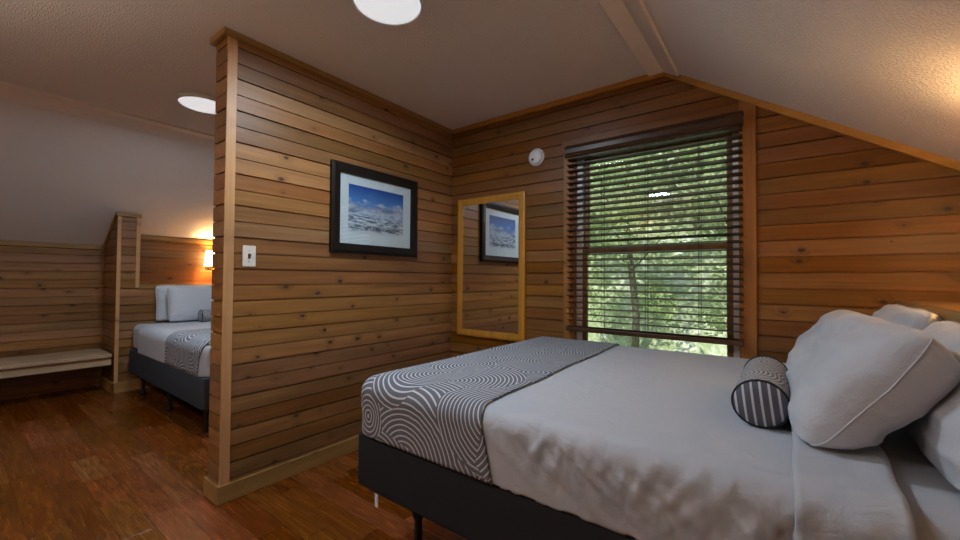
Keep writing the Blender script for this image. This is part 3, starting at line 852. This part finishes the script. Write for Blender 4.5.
def runner(xa, xb, ya, yb, RBx, zt, r, label, edge=None):
    bm = drape(xa, xb, ya, yb, RBx, zt, r, .012, .0125, wr_near, None, edge)
    o = obj('bed_runner', bm, M['arcs'], None, smooth=True, recalc=False); tag(o, label, 'bed runner')
    sm = o.modifiers.new('thickness', 'SOLIDIFY'); sm.thickness = .004; sm.offset = 1
    # dark hem along the inner edge
    return o
rn = runner(NX0+R0-.026, -.79, NY0-.190, NY1+.190, RB, NZT, R0, 'grey runner with white arc pattern across the foot of the near bed', lambda f_, y: f_*(.010*noise.noise(Vector((y*3, 5, 1)))+(-.05*(y-1.1)/1.4 if y > 1.1 else .28*(1.1-y))))

ZT = NZT+.024
pillow((.155, 1.545, .932), math.radians(3), math.radians(30), 0, 'large plump white pillow at front, leaning towards the striped bolster', T=.185, H=.38, L=.62, seed=1.3, wr=.036, sag=.032, zb=ZT)
pillow((.175, 2.25, .908), math.radians(-5), math.radians(36), 0, 'white pillow behind the plump front pillow, on the window side', T=.23, H=.37, L=.60, seed=2.7, wr=.03, sag=.03, zb=ZT)
pillow((.355, 1.50, .925), 0, math.radians(10), 0, 'white pillow against the wall at the right edge, behind the front pillow', T=.155, H=.35, seed=3.1, wr=.03, sag=.03, zb=NZT)
pillow((.360, 2.25, .935), 0, math.radians(10), 0, 'white pillow against the wall under the wooden ledge corner by the window', T=.15, H=.36, L=.62, seed=4.9, wr=.03, sag=.03, zb=NZT)
bolster((-.055, 1.40, NZT+.076), .07, .45, math.radians(0), 'round grey and white arc pattern bolster beside the large white pillow')

# far bed (mirror arrangement, behind the partition)
FX0, FX1, FY0, FY1, FZT = -5.445, -3.47, 1.17, 2.68, .705
def mirror_x(bm, xm):
    for v in bm.verts: v.co.x = 2*xm-v.co.x
    bmesh.ops.reverse_faces(bm, faces=bm.faces[:])
    return bm
xm = (FX0+FX1)/2
fb = bed(FX0, FX1, FY0, FY1, .20, .44, FZT, -1, 'far bed with slate base behind the board partition', M['base2'], (-5.2, -4.4, -3.56))
RF = (FX0, 10., FY0, FY1)
bm = drape(FX0-.235, FX1-.35, FY0-.235, FY1+.235, RF, FZT, .085, .003, .02, wr_soft, .442)
o = obj('bedspread', mirror_x(bm, xm), M['sheet'], None, smooth=True, recalc=False); tag(o, 'white cotton bedspread tucked over the far bed', 'bedspread')
sm = o.modifiers.new('thickness', 'SOLIDIFY'); sm.thickness = .004; sm.offset = 1
bm = drape(FX0+.012, FX0+.78, FY0-.215, FY1+.215, RF, FZT, .085, .012, .02, wr_soft)
o = obj('bed_runner', mirror_x(bm, xm), M['arcs_far'], None, smooth=True, recalc=False); tag(o, 'grey runner with arc pattern across the foot of the far bed', 'bed runner')
sm = o.modifiers.new('thickness', 'SOLIDIFY'); sm.thickness = .004; sm.offset = 1
def lpillow(center, label, seed, tilt):
    t = pillow(center, PI, tilt, 0, label, T=.16, H=.44, L=.66, seed=seed, zb=FZT+.012); return t
lpillow((-5.17, 1.73, .90), 'white pillow at front on the far bed, beside its small bolster', 6.1, math.radians(16))
lpillow((-5.375, 1.68, .90), 'white pillow against the board wall, behind the far bed front pillow', 7.4, math.radians(8))
bolster((-4.99, 1.66, FZT+.072), .068, .45, 0, 'small arc pattern bolster in front of the far bed pillows')

# ---------------- outside: wooded bank behind the window
def leaf_mat(name, c0, c1, trans=.35):
    m, nt, p = mat(name); g = G(nt)
    f = g.noise(g.n('ShaderNodeTexCoord').outputs['Object'], 2.2, 3)
    f2 = g.noise(g.n('ShaderNodeTexCoord').outputs['Object'], 25., 2)
    c = g.mix(g.mr(g.m('ADD', g.m('MULTIPLY', f, .6), g.m('MULTIPLY', f2, .4)), .35, .65, 0, 1), c0, c1)
    nt.links.new(c, p.inputs['Base Color']); p.inputs['Roughness'].default_value = .55
    tr = g.n('ShaderNodeBsdfTranslucent'); nt.links.new(c, tr.inputs[0])
    mx = g.n('ShaderNodeMixShader'); mx.inputs[0].default_value = trans
    out = [n for n in nt.nodes if n.type == 'OUTPUT_MATERIAL'][0]
    nt.links.new(p.outputs[0], mx.inputs[1]); nt.links.new(tr.outputs[0], mx.inputs[2]); nt.links.new(mx.outputs[0], out.inputs[0])
    return m
M['leaf'] = [leaf_mat('leaf_mid', (.22, .30, .12), (.46, .53, .30), .5), leaf_mat('leaf_lime', (.27, .40, .09), (.60, .66, .40), .5), leaf_mat('leaf_deep', (.17, .24, .10), (.38, .44, .25), .5), leaf_mat('leaf_pale', (.42, .46, .32), (.72, .74, .64), .5)]
M['bark'] = plain('bark', (.13, .12, .075), .9, var=.4, scale=12, bump=.5, bscale=40)
def bank_mat():
    m, nt, p = mat('mossy_bank'); g = G(nt); tc = g.n('ShaderNodeTexCoord').outputs['Object']
    f = g.noise(tc, 1.3, 5, .65); f2 = g.noise(tc, 9., 4, .7)
    c = g.ramp(g.m('ADD', g.m('MULTIPLY', f, .5), g.m('MULTIPLY', f2, .5)), [(.36, (.16, .22, .09)), (.5, (.34, .40, .22)), (.62, (.66, .68, .58))])
    nt.links.new(c, p.inputs['Base Color']); p.inputs['Roughness'].default_value = .9
    g.bump(p, f2, .8, .1)
    return m
bm = bmesh.new(); gr = []
for i in range(41):
    row = []
    for j in range(31):
        x = -9+16*i/40; s = j/30; y = YW+.9+13*s
        z = -1.2+ (1.1*s*3.2 if s < .3 else 1.06+(s-.3)*19)+.25*noise.noise(Vector((x*.8, y*.8, 2)))
        row.append(bm.verts.new((x, y, z)))
    gr.append(row)
for i in range(40):
    for j in range(30): bm.faces.new((gr[i][j], gr[i+1][j], gr[i+1][j+1], gr[i][j+1]))
struct('ground', bm, bank_mat(), smooth=True)
def ground_z(x, y):
    s = (y-YW-.9)/13
    return -1.2+(1.1*s*3.2 if s < .3 else 1.06+(s-.3)*19)+.25*noise.noise(Vector((x*.8, y*.8, 2)))
def tree(name, x, y, h, rad, crown0, nleaf, lsize, m, label, lean, seed, cat='tree'):
    rr = random.Random(seed); z0 = ground_z(x, y)-.1
    t = thing(name, label, cat, (x, y, z0), 'greenery outside the window')
    pts = [Vector((lean*h*k/6+.05*math.sin(k*1.7+seed), .04*math.cos(k*2.1+seed), h*k/6)) for k in range(7)]
    bm = tube(bmesh.new(), pts, [.05*(1-.11*k)*h/3.2 for k in range(7)], 8)
    for q in range(7):
        b0 = pts[2+q % 4]; a = rr.random()*2*PI
        tube(bm, [b0, b0+Vector((math.cos(a)*rad*.45, math.sin(a)*rad*.45, .25*h*.5)), b0+Vector((math.cos(a)*rad*.85, math.sin(a)*rad*.85, .3*h*.55))], [.018, .011, .004], 5)
    obj('trunk', bm, M['bark'], t, smooth=True)
    bm = bmesh.new()
    cl = [(Vector((rr.gauss(0, rad*.45)+lean*h*.7, rr.gauss(0, rad*.4), crown0+rr.random()*(h-crown0))), rr.uniform(.25, .5)*rad) for _ in range(26)]
    for _ in range(nleaf):
        c, r = rr.choice(cl)
        d = Vector((rr.gauss(0, 1), rr.gauss(0, 1), rr.gauss(0, 1))).normalized()*r*rr.random()**.4
        p = c+d; a = Vector((rr.gauss(0, 1), rr.gauss(0, 1), rr.gauss(0, .5)-.3)).normalized(); b = a.cross(Vector((rr.gauss(0, 1), rr.gauss(0, 1), rr.gauss(0, 1)))).normalized()
        l = lsize*rr.uniform(.6, 1.3); w = l*.42
        vs = [bm.verts.new(p), bm.verts.new(p+a*l*.5+b*w*.5+Vector((0, 0, .1*l))), bm.verts.new(p+a*l), bm.verts.new(p+a*l*.5-b*w*.5+Vector((0, 0, .1*l)))]
        bm.faces.new(vs)
    me = bpy.data.meshes.new('foliage'); bm.to_mesh(me); bm.free(); me.materials.append(m)
    o = bpy.data.objects.new('foliage', me); C.objects.link(o); o.parent = t
LF = M['leaf']
LBL = 'sunlit leafy green tree on the bank seen through the blind'
for k, (x, y, h, rad, c0, n_, ls, mi, ln) in enumerate([
    (-3.3, 6.3, 4.2, 1.0, .8, 4200, .10, 0, .05), (-2.1, 7.4, 4.6, 1.1, .9, 4200, .11, 1, -.05), (-.6, 6.5, 4.4, 1.0, .8, 4200, .10, 0, .06),
    (.9, 6.9, 4.6, 1.1, .9, 4200, .10, 2, -.04), (-1.4, 9.2, 5.2, 1.7, .5, 2600, .22, 2, 0), (-4.6, 8.2, 5.2, 1.7, .5, 2600, .22, 1, 0), (1.3, 9.0, 5., 1.6, .5, 2200, .22, 0, 0)]):
    tree('leafy_tree', x, y, h, rad, c0, n_, ls, LF[mi], LBL, ln, 11+k)
for k, (x, y, h, rad, mi) in enumerate([(-2.5, 5.0, 1.2, .5, 3), (-1.2, 5.2, 1.0, .5, 3), (.1, 5.1, 1.2, .5, 3)]):
    tree('leafy_shrub', x, y, h, rad, .1, 1500, .09, LF[mi], 'low leafy shrub on the bank seen under the blind', 0, 31+k, 'shrub')

# ---------------- light outside, camera
w = bpy.data.worlds.new('sky'); S.world = w; w.use_nodes = True; nt = w.node_tree; nt.nodes.clear(); g = G(nt)
sky = g.n('ShaderNodeTexSky'); sky.sky_type = 'HOSEK_WILKIE'; sky.sun_direction = Vector((-.35, -.55, .76)).normalized(); sky.turbidity = 6
bg = g.n('ShaderNodeBackground'); bg.inputs[1].default_value = 6.
out = g.n('ShaderNodeOutputWorld'); nt.links.new(sky.outputs[0], bg.inputs[0]); nt.links.new(bg.outputs[0], out.inputs[0])
L = bpy.data.lights.new('sun', 'SUN'); L.energy = 4.5; L.angle = .02; L.color = (1., .95, .85)
o = bpy.data.objects.new('sun', L); C.objects.link(o)
o.rotation_euler = Vector((-.35, -.55, .76)).to_track_quat('Z', 'Y').to_euler()

cam = bpy.data.cameras.new('camera'); co = bpy.data.objects.new('camera', cam); C.objects.link(co)
yaw, pit, rol = (math.radians(a) for a in (-36.9686, 1.18505, .398507))
fw = Vector((math.sin(yaw)*math.cos(pit), math.cos(yaw)*math.cos(pit), math.sin(pit)))
r = fw.cross(Vector((0, 0, 1))).normalized(); u = r.cross(fw)
r2 = r*math.cos(rol)+u*math.sin(rol); u2 = -r*math.sin(rol)+u*math.cos(rol)
mw = Matrix((r2, u2, -fw)).transposed().to_4x4(); mw.translation = (0, 0, 1.2)
co.matrix_world = mw
cam.sensor_width = 36; cam.lens = 403.184/960*36; cam.clip_start = .02
S.camera = co
S.view_settings.view_transform = 'Standard'; S.view_settings.look = 'None'; S.view_settings.gamma = 1
S.view_settings.exposure = 0.38; S.view_settings.use_curve_mapping = False
